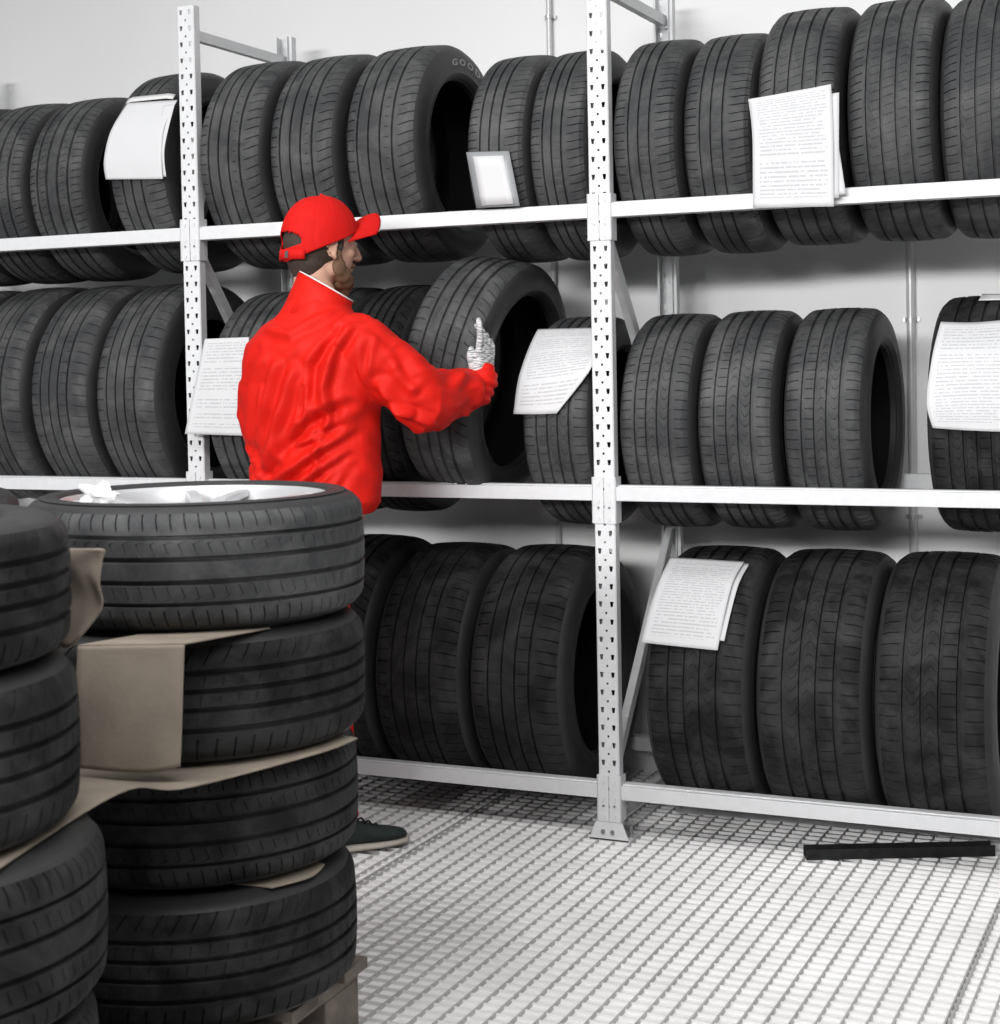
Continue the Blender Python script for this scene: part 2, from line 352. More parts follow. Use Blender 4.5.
def tyre_parts(R, W, Rb, pat, mt, root, name_root=None, jit=0.0, flip=False):
    P = PAT[pat]; ht = .43*W; S = R-Rb; dep = .0085
    crown = .006 if W < .27 else .008
    def rc(a): q = abs(a)/ht; return R-crown*q*q-.010*max(0, (q-.80)/.2)**2
    gs = sorted([(g*ht*.98, w*1.2) for g, w in P['g']])
    if flip: gs = [(-g, w) for g, w in gs][::-1]
    ribs = P['rib'][::-1] if flip else P['rib']
    nodes = []  # (a, r, cutfactor)
    edges = [-ht]+[e for g, w in gs for e in (g-w/2, g+w/2)]+[ht]
    for i in range(len(ribs)):
        a0, a1 = edges[2*i], edges[2*i+1]; cut = ribs[i]
        k = 6 if i in (0, len(ribs)-1) else 4
        for j in range(k+1):
            a = a0+(a1-a0)*j/k
            if i == 0: cf = cut if .25 < j/k+.26 and j < k-1 else 0
            elif i == len(ribs)-1: cf = cut if j > 1 else 0
            else: cf = cut if 0 < j <= k-1 or cut > .7 else 0
            if P.get('dot') == i and j == 2: cf = .8
            nodes.append((a, rc(a), cf))
        if i < len(gs):
            g, w = gs[i]; nodes.append((g-w*.32, rc(g)-dep, 0)); nodes.append((g+w*.32, rc(g)-dep, 0))
    n = P['n']; ph = [0, .03, .09, .14, .40, .70]; dm = [0, 1, 1, 0, 0, 0]
    A = np.array([q[0] for q in nodes]); Rr = np.array([q[1] for q in nodes]); Cf = np.array([q[2] for q in nodes])
    x = A/ht*(-1 if flip else 1)
    if P.get('wave'): shift = np.where(np.abs(x) > .53, .15*np.abs(x), np.where(x < .18, 1.1*np.sin((x+.52)*9.0), 0))
    else: shift = np.where(np.abs(x) > .5, np.sign(x)*P['sh'][0]*(np.abs(x)-.5)*2+P['curve']*(np.abs(x)-.5)**2*4, P['sh'][1]*x*2)
    pt = 2*np.pi/n
    base = np.array([(i+p)*pt for i in range(n) for p in ph]); D = np.tile(dm, n).astype(float)
    # slight pitch variation as on real tyres
    base = base+.004*np.sin(base*5)
    TH = base[:, None]+shift[None, :]*pt
    RR = Rr[None, :]-.0050*D[:, None]*Cf[None, :]
    Vv = np.stack([np.broadcast_to(A, TH.shape), RR*np.cos(TH), RR*np.sin(TH)], 2).reshape(-1, 3)
    m_, k_ = TH.shape; Fc = []
    I = np.arange(m_); J = (I+1) % m_
    for j in range(k_-1): Fc += np.stack([I*k_+j, I*k_+j+1, J*k_+j+1, J*k_+j], 1).tolist()
    tr = mesh('tread', Vv, Fc, mt, root, 28)
    # sidewalls
    h = W/2
    def lathe(name, prof, mm, par, seg=96, sm=35):
        th = np.linspace(0, 2*np.pi, seg, endpoint=False); pr = np.array(prof)
        V = np.stack([np.broadcast_to(pr[:, 0], (seg, len(pr))), pr[None, :, 1]*np.cos(th)[:, None], pr[None, :, 1]*np.sin(th)[:, None]], 2).reshape(-1, 3)
        k = len(pr); I = np.arange(seg); J = (I+1) % seg; F_ = []
        for j in range(k-1): F_ += np.stack([I*k+j, I*k+j+1, J*k+j+1, J*k+j], 1).tolist()
        return mesh(name, V, F_, mm, par, sm)
    for sg in (-1, 1):
        r0 = rc(ht)
        Q = r0-Rb
        pr = [(ht*.998, r0+.0003), (h*.90, r0-.0045), (h*.935, r0-.011), (h*.958, r0-.019), (h*.962, r0-.0205), (h*.978, Rb+.70*Q), (h*.995, Rb+.60*Q), (h, Rb+.5*Q), (h*.996, Rb+.38*Q),
              (h*.985, Rb+.27*Q), (h*.995, Rb+.23*Q), (h*.985, Rb+.19*Q), (h*.95, Rb+.11*Q), (h*.90, Rb+.05*Q), (h*.87, Rb+.005), (h*.84, Rb), (h*.70, Rb), (h*.68, Rb+.012)]
        pr = [(sg*a, r) for a, r in pr]
        if sg > 0: pr = pr[::-1]
        sw = lathe('sidewall', pr, M['side'], root)
    t = .012
    pr = [(-h*.68, Rb+.012), (-h*.76, Rb+.03), (-h+t, Rb+.5*S), (-h*.9+t, Rb+.8*S), (-ht+t, R-.026), (0, R-.018), (ht-t, R-.026), (h*.9-t, Rb+.8*S), (h-t, Rb+.5*S), (h*.76, Rb+.03), (h*.68, Rb+.012)]
    lathe('inner_liner', pr, M['liner'], root, 72)
    return tr, lathe
def tyre(X, R, W, z, pat, mt, label, group, Y=.308, rotx=None, yaw=0, lean=0, Rb=None, flip=False, zc=None):
    if zc is None: zc = z+math.sqrt(R*R-.262**2)
    t = empty('tyre', (X, Y, zc), label, 'tyre', group)
    t.rotation_mode = 'XYZ'
    t.rotation_euler = (0, -math.radians(lean), math.radians(yaw))
    tyre_parts(R, W, Rb or R*.665, pat, M[mt], t, flip=flip)
    # turn the tread start by a different amount for every tyre
    a = random.uniform(0, 6.28)
    for ch in t.children: ch.rotation_euler = (a, 0, 0)
    return t
GT, GM, GB = 'tyres standing on the top shelf', 'tyres standing on the middle shelf', 'tyres standing on the bottom shelf'
T, MI, BO = 1.80, 1.005, .16
tyre(-2.40, .313, .235, T, 'slant', 'tread', 'worn tyre at the far left end of the top shelf, mostly cut off', GT)
tyre(-2.153, .313, .235, T, 'slant', 'tread', 'worn tyre on the top shelf, second from the left edge of the photo', GT)
tyre(-1.907, .313, .24, T, 'slant', 'tread', 'worn top shelf tyre showing its dark open side left of the blank sheet', GT)
T3 = tyre(-1.565, .333, .235, T, 'shoulder', 'tread', 'worn top shelf tyre carrying the blank white sheet, behind the left post', GT)
tyre(-1.214, .335, .245, T, 'curved', 'tread', 'worn grey tyre on the top shelf just right of the left post', GT)
tyre(-.957, .334, .245, T, 'curved', 'tread', 'worn grey tyre on the top shelf directly above the red cap', GT)
T6 = tyre(-.685, .335, .255, T, 'curved', 'tread', 'wide top shelf tyre with pale sidewall letters and black open side', GT)
tyre(-.322, .312, .197, T, 'shoulder', 'tread', 'narrow top shelf tyre with a grey plastic card sleeve at its foot', GT)
tyre(-.130, .311, .185, T, 'shoulder', 'tread', 'narrow worn tyre on the top shelf partly hidden by the middle post', GT)
tyre(.131, .313, .198, T, 'shoulder', 'tread', 'narrow worn tyre on the top shelf just right of the middle post', GT)
tyre(.339, .312, .205, T, 'shoulder', 'tread', 'narrow top shelf tyre left of the one with creased printed sheets', GT)
tyre(.564, .330, .23, T, 'diagonal', 'tread', 'tall top shelf tyre carrying creased printed sheets over the beam', GT)
tyre(.808, .330, .235, T, 'diagonal', 'tread', 'tall worn tyre with slanting cuts on the top shelf right of the printed sheets', GT)
tyre(1.046, .325, .235, T, 'diagonal', 'tread', 'tall top shelf tyre cut off by the right photo edge', GT)
tyre(-2.41, .373, .255, MI, 'block', 'tread', 'large tyre at the far left end of the middle shelf, barely in the photo', GM)
tyre(-2.137, .374, .255, MI, 'block', 'tread', 'large worn tyre on the middle shelf, third to the left of the left post', GM)
tyre(-1.866, .373, .255, MI, 'block', 'tread', 'large worn tyre on the middle shelf, second to the left of the left post', GM)
tyre(-1.602, .372, .255, MI, 'block', 'tread', 'large worn tyre on the middle shelf with its open side behind the left post', GM)
tyre(-1.200, .355, .235, MI, 'chunky', 'tread', 'tyre on the middle shelf behind the printed sheet and the man in red', GM)
tyre(-.960, .357, .235, MI, 'chunky', 'tread_dark_shaded', 'dark middle shelf tyre mostly hidden behind the man, below his chin', GM)
tyre(-.735, .357, .205, MI, 'chunky', 'tread_dark_shaded', 'dark tyre on the middle shelf between the man and the tyre he holds', GM)
M7 = tyre(-.439, .358, .25, MI, 'chunky', 'tread', 'big wide tyre the man is lifting, tilted with its open side towards us', GM, Y=.187, yaw=-1.1, lean=-9.4, Rb=.259, zc=1.314)
tyre(-.150, .313, .222, MI, 'wave', 'tread', 'tyre on the middle shelf with a hanging printed sheet, left of the middle post', GM, flip=True)
tyre(.147, .313, .222, MI, 'wave', 'tread', 'tyre with wavy centre ribs on the middle shelf just right of the middle post', GM, flip=True)
tyre(.378, .314, .228, MI, 'wave', 'tread', 'tyre with wavy ribs, centre of the three on the right bay\'s middle shelf', GM, flip=True)
tyre(.619, .314, .228, MI, 'wave', 'tread', 'middle shelf tyre showing its open side beside the wall pipe', GM, flip=True)
tyre(1.004, .322, .235, MI, 'wave', 'tread_dark_shaded', 'dark middle shelf tyre behind the printed sheet at the right edge', GM)
tyre(-.898, .378, .302, BO, 'chunky', 'tread_dark_shaded', 'large dark tyre on the bottom shelf half hidden by the stacked wheel', GB)
tyre(-.584, .371, .302, BO, 'block', 'tread_dark_shaded', 'large scuffed bottom shelf tyre, second to the left of the middle post', GB)
tyre(-.268, .372, .305, BO, 'block', 'tread_dark_shaded', 'large scuffed bottom shelf tyre with black open side beside the middle post', GB)
tyre(.271, .377, .305, BO, 'wave', 'tread_dark_shaded', 'large bottom shelf tyre with a printed sheet on its tread', GB, flip=True)
tyre(.587, .377, .308, BO, 'wave', 'tread_dark_shaded', 'large bottom shelf tyre just right of the one with the printed sheets', GB)
tyre(.904, .378, .308, BO, 'wave', 'tread_dark_shaded', 'large bottom shelf tyre at the right edge, above the black strip', GB)

# pale letters on the sidewall of the wide tyre
def sidewall_text(t, txt, R0, size, start, xoff):
    # letters bent round the sidewall
    cu = bpy.data.curves.new('lettering', 'FONT'); cu.body = txt; cu.size = size; cu.space_character = 1.45; cu.offset = .0006; cu.extrude = .0006; cu.resolution_u = 3
    tmp = bpy.data.objects.new('tmp', cu); COL.objects.link(tmp)
    dg = bpy.context.evaluated_depsgraph_get(); me0 = bpy.data.meshes.new_from_object(tmp.evaluated_get(dg))
    bpy.data.objects.remove(tmp)
    V = []
    for v in me0.vertices:
        th = start-1.7*v.co.x/R0; r = R0+v.co.y*.85
        V.append((xoff+v.co.z, r*math.cos(th), r*math.sin(th)))   # axis frame: y = cos, z = sin
    Fc = [tuple(p.vertices) for p in me0.polygons]
    return V, Fc
V, Fc = sidewall_text(T6, 'GOODYEAR', .268, .031, math.radians(107), .1277)
V = [(-x if False else x, y, z) for x, y, z in V]
# seen from +X the direction of increasing Y runs to the right, so angles fall from the top towards +Y
o = mesh('sidewall_lettering', V, Fc, M['letter'], T6); o['label'] = 'pale raised letters'

# ------------------------------------------------------------------ stacked tyres in front
def lying(x, y, z, R, W, pat, mt, label, group, rim=False, tilt=(0, 0), flip=False):
    nm = 'wheel' if rim else 'tyre'
    t = empty(nm, (x, y, z), label, 'wheel' if rim else 'tyre', group)
    a = random.uniform(0, 6.28)
    t.rotation_euler = (math.radians(tilt[0]), math.radians(-90+tilt[1]), a)
    Rb = .252 if rim else R*.68
    if not rim:
        tyre_parts(R, W, Rb, pat, M[mt], t, flip=flip); return t
    ty = empty('tyre', (0, 0, 0)); ty.parent = t
    tr, lathe = tyre_parts(R, W, Rb, pat, M[mt], ty, flip=flip)
    h = W/2
    rm = lathe('rim', [(h*.70, Rb+.010), (h*.86, Rb+.011), (h*.93, Rb+.007), (h*.93, Rb+.001), (h*.84, Rb-.006), (h*.60, Rb-.012), (h*.3, Rb-.02), (-h*.6, Rb-.024), (-h*.7, Rb-.004), (-h*.72, Rb+.008)], M['rim'], t, 96)
    hub = lathe('hub', [(h*.10, .0005), (h*.62, .0005), (h*.66, .012), (h*.66, .030), (h*.58, .034), (h*.50, .060), (h*.46, .075), (h*.1, .078)], M['rim'], rm, 48)
    lathe('centre_cap', [(h*.70, .0005), (h*.72, .012), (h*.71, .026), (h*.60, .030)], M['rimdark'], hub, 32)
    for k in range(5):
        for d in (-.11, .11):
            th = 2*math.pi*k/5+d; th2 = 2*math.pi*k/5+d*2.1
            q = MB(); a0 = (h*.50, .055*math.cos(th), .055*math.sin(th)); a1 = (h*.72, .16*math.cos(th+(th2-th)*.5), .16*math.sin(th+(th2-th)*.5)); a2 = (h*.80, (Rb-.004)*math.cos(th2), (Rb-.004)*math.sin(th2))
            q.bar(a0, a1, .030, .020, (1, 0, 0)); q.bar(a1, a2, .026, .016, (1, 0, 0)); q.build('spoke', M['rim'], rm, bevel=.004, keep=False)
    lathe('brake_side_shell', [(-h*.3, .02), (-h*.3, Rb-.03)], M['rimdark'], rm, 48)
    for k in range(5):
        th = 2*math.pi*(k+.5)/5; q = MB(); cy, cz = .045*math.cos(th), .045*math.sin(th); q.tube([(h*.45, cy, cz), (h*.60, cy, cz)], .008, 8); q.build('wheel_bolt', M['rimdark'], hub, keep=False)
    return t
G1 = 'wheels and tyres stacked on the pallet in front'; G2 = 'tyres stacked at the left edge'
lying(-.232, -1.650, 1.003, .330, .232, 'slant', 'tread', 'big tyre on a silver spoked rim lying on top of the front stack', G1, rim=True)
lying(-.228, -1.665, .768, .330, .232, 'chunky', 'tread_dark_shaded', 'dark tyre second from the top of the front stack, with the cardboard flap', G1)
lying(-.252, -1.650, .533, .325, .232, 'slant', 'tread_dark_shaded', 'dark tyre third from the top of the front stack, under the cardboard sheet', G1)
lying(-.238, -1.690, .293, .325, .238, 'chunky', 'tread_dark_shaded', 'dark tyre at the foot of the front stack on the wooden pallet', G1)
lying(-.246, -2.527, 1.043, .325, .212, 'chunky', 'tread_dark_shaded', 'uppermost tyre of the stack at the left edge, cut by the photo', G2)
lying(-.236, -2.528, .810, .325, .250, 'chunky', 'tread_dark_shaded', 'second tyre down in the stack at the left edge, above the cardboard sheet', G2)
lying(-.200, -2.518, .553, .325, .250, 'slant', 'tread_dark_shaded', 'third tyre down in the stack at the left edge, under the cardboard sheet', G2)
lying(-.212, -2.529, .298, .325, .250, 'slant', 'tread_dark_shaded', 'lowest tyre of the stack at the left edge, only its top edge in view', G2)
for i, (dx, z) in enumerate(((0, 1.0), (.01, .768), (0, .533), (.01, .295))):
    lying(-.985+dx, -1.774, z, .325, .228, 'slant', 'tread', ('worn tyre on top of the far stack at the left edge, barely showing' if i == 0 else 'tyre in the far left stack, hidden behind the others, layer %s from the top' % ('two', 'three', 'four')[i-1]), 'tyres of the far stack at the left edge')
# ------------------------------------------------------------------ pallet
def pallet(cx, cy, label):
    t = empty('pallet', (cx, cy, 0.0), label, 'pallet')
    t.rotation_euler = (0, 0, math.radians(2))
    w, l = .55, .80
    for y in (-.385, -.2, -.01, .18, .385-.0):
        q = MB(); q.box(-.60, .60, y-.05, y+.05, .150, .172); q.build('deck_board', M['wood'], t, bevel=.002, keep=False)
    for x in (-.53, 0, .53):
        q = MB(); q.box(x-.05, x+.05, -.40, .43, .128, .150); q.build('stringer_board', M['wood'], t, bevel=.002, keep=False)
        q = MB(); q.box(x-.05, x+.05, -.40, .43, .0, .022); q.build('bottom_board', M['wood'], t, bevel=.002, keep=False)
        for y in (-.33, 0, .36):
            q = MB(); q.box(x-.05, x+.05, y-.07, y+.07, .022, .128); q.build('block', M['wood'], t, bevel=.003, keep=False)
PAL = pallet(-.552, -1.925, 'weathered wooden pallet under the front stack of tyres')
pallet(-.60, -2.83, 'weathered wooden pallet under the stack at the left edge, below the photo')

# ------------------------------------------------------------------ sheets (paper, cardboard, tape)
def sheet(name, rows, m, label=None, cat=None, group=None, parent=None, thick=.0006, nu=14, nv=18, wrinkle=0.0, curl=0.0, seed=0):
    """rows: list of control rows (top to bottom), each a list of points left to right"""
    Cp = np.array(rows, dtype=float)
    rv, ru = Cp.shape[:2]
    def interp(arr, n):
        x = np.linspace(0, len(arr)-1, n); out = []
        for q in x:
            i = min(int(q), len(arr)-2); f = q-i
            p0, p1, p2, p3 = arr[max(i-1, 0)], arr[i], arr[i+1], arr[min(i+2, len(arr)-1)]
            if len(arr) < 3: out.append(p1*(1-f)+p2*f); continue
            out.append(.5*((2*p1)+(-p0+p2)*f+(2*p0-5*p1+4*p2-p3)*f*f+(-p0+3*p1-3*p2+p3)*f**3))
        return np.array(out)
    G = np.array([interp(Cp[i], nu) for i in range(rv)]); G = np.array([interp(G[:, j], nv) for j in range(nu)]).transpose(1, 0, 2)
    u = np.linspace(0, 1, nu)[None, :]; v = np.linspace(0, 1, nv)[:, None]
    G[:, :, 1] -= wrinkle*(np.sin(u*7+v*4+seed)*np.sin(v*5+seed*2)+.5*np.sin(u*13-v*9+seed))*.5+curl*np.maximum(0, v-.75)*np.maximum(0, u-.3)
    V = G.reshape(-1, 3); Fc = [(i*nu+j, (i+1)*nu+j, (i+1)*nu+j+1, i*nu+j+1) for i in range(nv-1) for j in range(nu-1)]
    uv = [(j/(nu-1), 1-i/(nv-1)) for i in range(nv) for j in range(nu)]
    o = mesh(name, V, Fc, m, parent, 60, keep=True, uv=uv)
    s_ = o.modifiers.new('solid', 'SOLIDIFY'); s_.thickness = thick; s_.offset = 0
    if cat: tag(o, label, cat, group)
    return o
def L3(a, b, n): return [tuple(a[k]+(b[k]-a[k])*i/(n-1) for k in range(3)) for i in range(n)]
GP = 'paper sheets on the shelved tyres'
# blank sheet on the top shelf
e = empty('paper_sheet', (-1.55, -.03, 2.08), 'blank white sheet on a top shelf tyre left of the left post', 'paper', GP)
sheet('paper', [L3((-1.627,.034,2.212),(-1.429,.028,2.205),3), L3((-1.655,-.016,2.122),(-1.45,-.016,2.115),3), L3((-1.672,-.036,2.022),(-1.449,-.036,2.02),3), L3((-1.666,-.036,1.963),(-1.446,-.036,1.951),3)], M['paper'], parent=e, wrinkle=.002)
sheet('paper', [L3((-1.47,.012,2.19),(-1.427,.010,2.19),2), L3((-1.48,-.030,2.05),(-1.441,-.030,2.05),2), L3((-1.48,-.030,1.965),(-1.438,-.030,1.958),2)], M['paper'], parent=e)
def band(t, X0, X1, R, zc, a0, a1, m, name, label):
    V = []; n = 20
    for i in range(n+1):
        a = math.radians(a0+(a1-a0)*i/n)
        for x in (X0, X1): V.append((x, .308-R*math.cos(a), zc+R*math.sin(a)))
    return V
def tapestrip():
    R = .339; zc = 1.8+math.sqrt(.333**2-.262**2); V = []; nu = 16
    for i in range(nu+1):
        x = -1.645+(.185)*i/nu
        for a in (38.5, 42.5):
            rr = R-.02*max(0, abs((i/nu-.5)*2)-.75)*1.2
            A = math.radians(a); V.append((x, .308-rr*math.cos(A), zc+rr*math.sin(A)))
    Fc = [(2*i, 2*i+2, 2*i+3, 2*i+1) for i in range(nu)]
    o = mesh('tape_strip', V, Fc, M['tape'], None, 60); s_ = o.modifiers.new('solid', 'SOLIDIFY'); s_.thickness = .001
    tag(o, 'white tape strip across the top shelf tyre, holding the blank sheet', 'tape')
tapestrip()
# sleeve with card
e = empty('card_sleeve', (-.32, -.02, 1.805), 'grey plastic sleeve holding a blank white card, standing on the top beam', 'card holder')
sheet('sleeve', [L3((-.402,-.014,1.965),(-.267,-.014,1.959),2), L3((-.373,-.012,1.803),(-.237,-.012,1.801),2)], M['plastic'], parent=e, thick=.002, nu=6, nv=6)
sheet('card', [L3((-.380,-.0165,1.951),(-.284,-.0165,1.947),2), L3((-.355,-.0165,1.808),(-.254,-.0165,1.808),2)], M['paper'], parent=e, thick=.0008, nu=6, nv=6)
# creased printed sheets
e = empty('printed_sheet', (.56, -.035, 1.9), 'creased printed sheets on a top shelf tyre, hanging over the beam', 'paper', GP)
PM = [paper_mat('printed_paper_%d' % i, True, i*3.3, r) for i, r in enumerate((34, 31, 33, 36, 35))]
sheet('paper', [[(.442,-.034,2.045),(.55,-.036,2.055),(.664,-.034,2.066)], [(.452,-.036,1.93),(.555,-.040,1.93),(.668,-.036,1.93)], [(.450,-.036,1.756),(.555,-.038,1.752),(.667,-.036,1.748)]], PM[0], parent=e, wrinkle=.004, seed=1)
sheet('paper', [L3((.50,-.029,2.03),(.683,-.029,2.044),2), L3((.50,-.029,1.78),(.679,-.029,1.77),2)], M['paper'], parent=e, wrinkle=.001)
sheet('paper', [L3((.52,-.026,1.96),(.672,-.026,1.96),2), L3((.52,-.026,1.775),(.697,-.026,1.779),2)], M['paper'], parent=e, wrinkle=.001)
# sheet beside the man
o = sheet('printed_sheet', [L3((-1.304,-.036,1.446),(-1.142,-.036,1.448),3), L3((-1.335,-.052,1.30),(-1.135,-.054,1.30),3), L3((-1.369,-.062,1.151),(-1.141,-.064,1.146),3)], PM[1], 'printed sheet hanging between the left post and the back of the man in red', 'paper', GP, wrinkle=.003, seed=2)
# sheet left of the middle post
o = sheet('printed_sheet', [[(-.253,.140,1.452),(-.16,.138,1.452),(-.068,.140,1.452)], [(-.258,.075,1.392),(-.155,.070,1.40),(-.050,.075,1.40)], [(-.262,.012,1.31),(-.15,.006,1.32),(-.037,.010,1.335)], [(-.269,-.014,1.208),(-.19,-.016,1.207),(-.134,-.016,1.209)]], PM[2], 'printed sheet slanting down the middle shelf tyre left of the middle post', 'paper', GP, wrinkle=.002, seed=3)
# sheet at the right edge
o = sheet('printed_sheet', [[(.916,.088,1.442),(1.0,.088,1.438),(1.097,.088,1.444)], [(.908,.0,1.35),(1.0,-.006,1.35),(1.10,-.002,1.35)], [(.898,-.030,1.235),(1.0,-.026,1.24),(1.104,-.026,1.24)], [(.912,-.024,1.168),(1.0,-.026,1.162),(1.102,-.026,1.158)]], PM[3], 'printed sheet on the dark middle shelf tyre at the right edge of the photo', 'paper', GP, wrinkle=.002, seed=4)
# sheets on the bottom shelf tyre
e = empty('printed_sheet', (.24, -.05, .68), 'two overlapping printed sheets on the bottom shelf tyre beside the diagonal brace', 'paper', GP)
sheet('paper', [L3((.141,.156,.789),(.360,.148,.785),3), L3((.140,.07,.744),(.352,.063,.74),3), L3((.133,-.005,.67),(.349,-.010,.665),3), L3((.122,-.054,.577),(.341,-.058,.568),3)], PM[4], parent=e, wrinkle=.002, seed=5)
sheet('paper', [L3((.25,.166,.786),(.372,.158,.778),3), L3((.25,.08,.742),(.366,.073,.735),3), L3((.25,.008,.67),(.362,.003,.665),3), L3((.25,-.040,.60),(.356,-.044,.592),3)], M['paper'], parent=e, wrinkle=.001, seed=5)
# tape on the last middle tyre
o = sheet('tape_strip', [L3((1.000,.250,1.516),(1.12,.250,1.515),2), L3((.998,.195,1.498),(1.12,.195,1.497),2)], M['tape'], 'white tape strip on top of the dark middle shelf tyre at the right edge', 'tape', thick=.001, nu=5, nv=5)

# ------------------------------------------------------------------ cardboard
GC = 'cardboard pieces between the stacked tyres'
e = empty('cardboard_flap', (-.04, -2.05, .88), 'brown cardboard flap folded down over the second tyre of the front stack', 'cardboard', GC)
sheet('front_flap', [[(-.180,-2.080,.888),(-.07,-2.045,.890),(-.008,-2.012,.889)], [(-.180,-2.090,.79),(-.07,-2.052,.79),(-.010,-2.018,.79)], [(-.180,-2.088,.680),(-.07,-2.050,.672),(-.018,-2.018,.680)]], M['card'], parent=e, thick=.004, wrinkle=.002)
sheet('top_flap', [[(-.12,-1.80,.8855),(-.04,-1.78,.8855),(.03,-1.80,.8855)], [(-.180,-2.080,.889),(-.07,-2.045,.891),(-.008,-2.010,.890)]], M['card'], parent=e, thick=.003, nv=5)
o = sheet('cardboard_flap', [[(-.14,-2.19,1.070),(-.05,-2.19,1.072),(-.044,-2.175,1.069)], [(-.14,-2.185,1.04),(-.08,-2.19,1.04),(-.050,-2.18,1.02)], [(-.14,-2.17,.985),(-.085,-2.175,.985),(-.056,-2.17,.975)], [(-.16,-2.15,.905),(-.12,-2.18,.905),(-.088,-2.18,.930)]], M['card'], 'brown creased cardboard bent up between the left stack and the front stack', 'cardboard', GC, thick=.004, wrinkle=.006)
o = sheet('cardboard_sheet', [[(-.55,-1.60,.651),(-.20,-1.55,.651),(.105,-1.62,.651)], [(-.55,-1.8,.651),(-.2,-1.78,.651),(.095,-1.75,.651)], [(-.55,-2.02,.651),(-.2,-2.02,.651),(.01,-2.04,.651)], [(-.55,-2.20,.6815),(-.2,-2.20,.6815),(-.005,-2.20,.6815)], [(-.55,-2.7,.6815),(-.2,-2.7,.6815),(.10,-2.64,.6815)]], M['card'], 'large brown cardboard sheet lying across both stacks under the second layer of tyres', 'cardboard', GC, thick=.003, nu=24, nv=30, wrinkle=0)
o = sheet('cardboard_scrap', [[(-.05,-1.62,.4145),(.05,-1.66,.4145)], [(-.06,-1.76,.4145),(.064,-1.735,.4145)], [(-.05,-1.82,.4145),(.030,-1.815,.4145)]], M['card'], 'small cardboard scrap sticking out between the two lowest tyres of the front stack', 'cardboard', GC, thick=.003)
# crumpled film on the rim
def film():
    bm = bmesh.new(); bmesh.ops.create_icosphere(bm, subdivisions=3, radius=.03)
    for v in bm.verts:
        k = 1+.45*math.sin(v.co.x*170+1)*math.sin(v.co.y*140)+.3*math.sin(v.co.z*210+v.co.x*90)
        v.co = Vector((v.co.x*k*1.2, v.co.y*k*.8, v.co.z*k*.7))
    me = bpy.data.meshes.new('m'); bm.to_mesh(me); bm.free()
    o = link('plastic_scrap', me, M['film']); o.location = (-.345, -1.80, 1.122)
    tag(o, 'crumpled white plastic scrap lying on the silver rim of the top wheel', 'plastic scrap')
film()
# black strip and grey bar on the floor
e = empty('black_strip', (.56, .01, 0), 'black steel strip lying on the floor grating under the right bay', 'strip', rot=(0, 0, math.atan2(.215, .462)))
q = MB(); q.box(0, .51, 0, .045, .0008, .005); q.box(0, .51, 0, .004, .005, .030); q.box(0, .51, .041, .045, .005, .030); q.build('channel', M['black'], e, keep=False)
for x in (.02, .48):
    q = MB(); q.box(x-.012, x+.012, -.004, 0, .004, .012); q.build('tab', M['black'], e, keep=False)
e = empty('steel_angle', (.085, .335, 0), 'grey steel angle lying on the floor under the bottom beam of the right bay', 'steel bar', rot=(0, 0, .045))
q = MB(); q.box(0, 1.15, 0, .004, .0008, .032); q.box(0, 1.15, .004, .035, .0008, .005); q.build('angle', M['galv'], e, keep=False)
q = MB(); q.tube([(.018, -.004, .018), (.018, 0, .018)], .006, 8); q.build('bolt', M['bolt'], e, keep=False)

# ------------------------------------------------------------------ the man
def ellipsoid(bm, c, r, R=None, sub=3):
    m = Matrix.Translation(Vector(c))
    if R is not None: m = m @ R.to_4x4()
    m = m @ Matrix.Diagonal((r[0], r[1], r[2], 1)); bmesh.ops.create_icosphere(bm, subdivisions=sub, radius=1, matrix=m)
def loft(bm, rings, n=28):
    """rings: (centre, half width vector, half depth vector)"""
    rg = []
    for cc, a, d in rings:
        cc, a, d = Vector(cc), Vector(a), Vector(d)
        rg.append([bm.verts.new(cc+a*math.cos(2*math.pi*k/n)+d*math.sin(2*math.pi*k/n)) for k in range(n)])
    for i in range(len(rg)-1):
        for k in range(n): bm.faces.new((rg[i][k], rg[i][(k+1) % n], rg[i+1][(k+1) % n], rg[i+1][k]))
    bm.faces.new(rg[0][::-1]); bm.faces.new(rg[-1])
def limb(bm, pts, rs, n=20, steps=5):
    pts = [Vector(p) for p in pts]
    P, Rr = [], []
    for i in range(len(pts)-1):
        for k in range(steps):
            f = k/steps; P.append(pts[i].lerp(pts[i+1], f)); Rr.append(rs[i]*(1-f)+rs[i+1]*f)
    P.append(pts[-1]); Rr.append(rs[-1]); rings = []
    for i, p in enumerate(P):
        d = (P[min(i+1, len(P)-1)]-P[max(i-1, 0)]).normalized(); u = Vector((0, 0, 1)) if abs(d.z) < .85 else Vector((0, 1, 0))
        sx = d.cross(u).normalized(); sy = sx.cross(d).normalized(); rings.append((p, sx*Rr[i], sy*Rr[i]))
    loft(bm, rings, n)
    ellipsoid(bm, P[0], (Rr[0],)*3, None, 2); ellipsoid(bm, P[-1], (Rr[-1],)*3, None, 2)
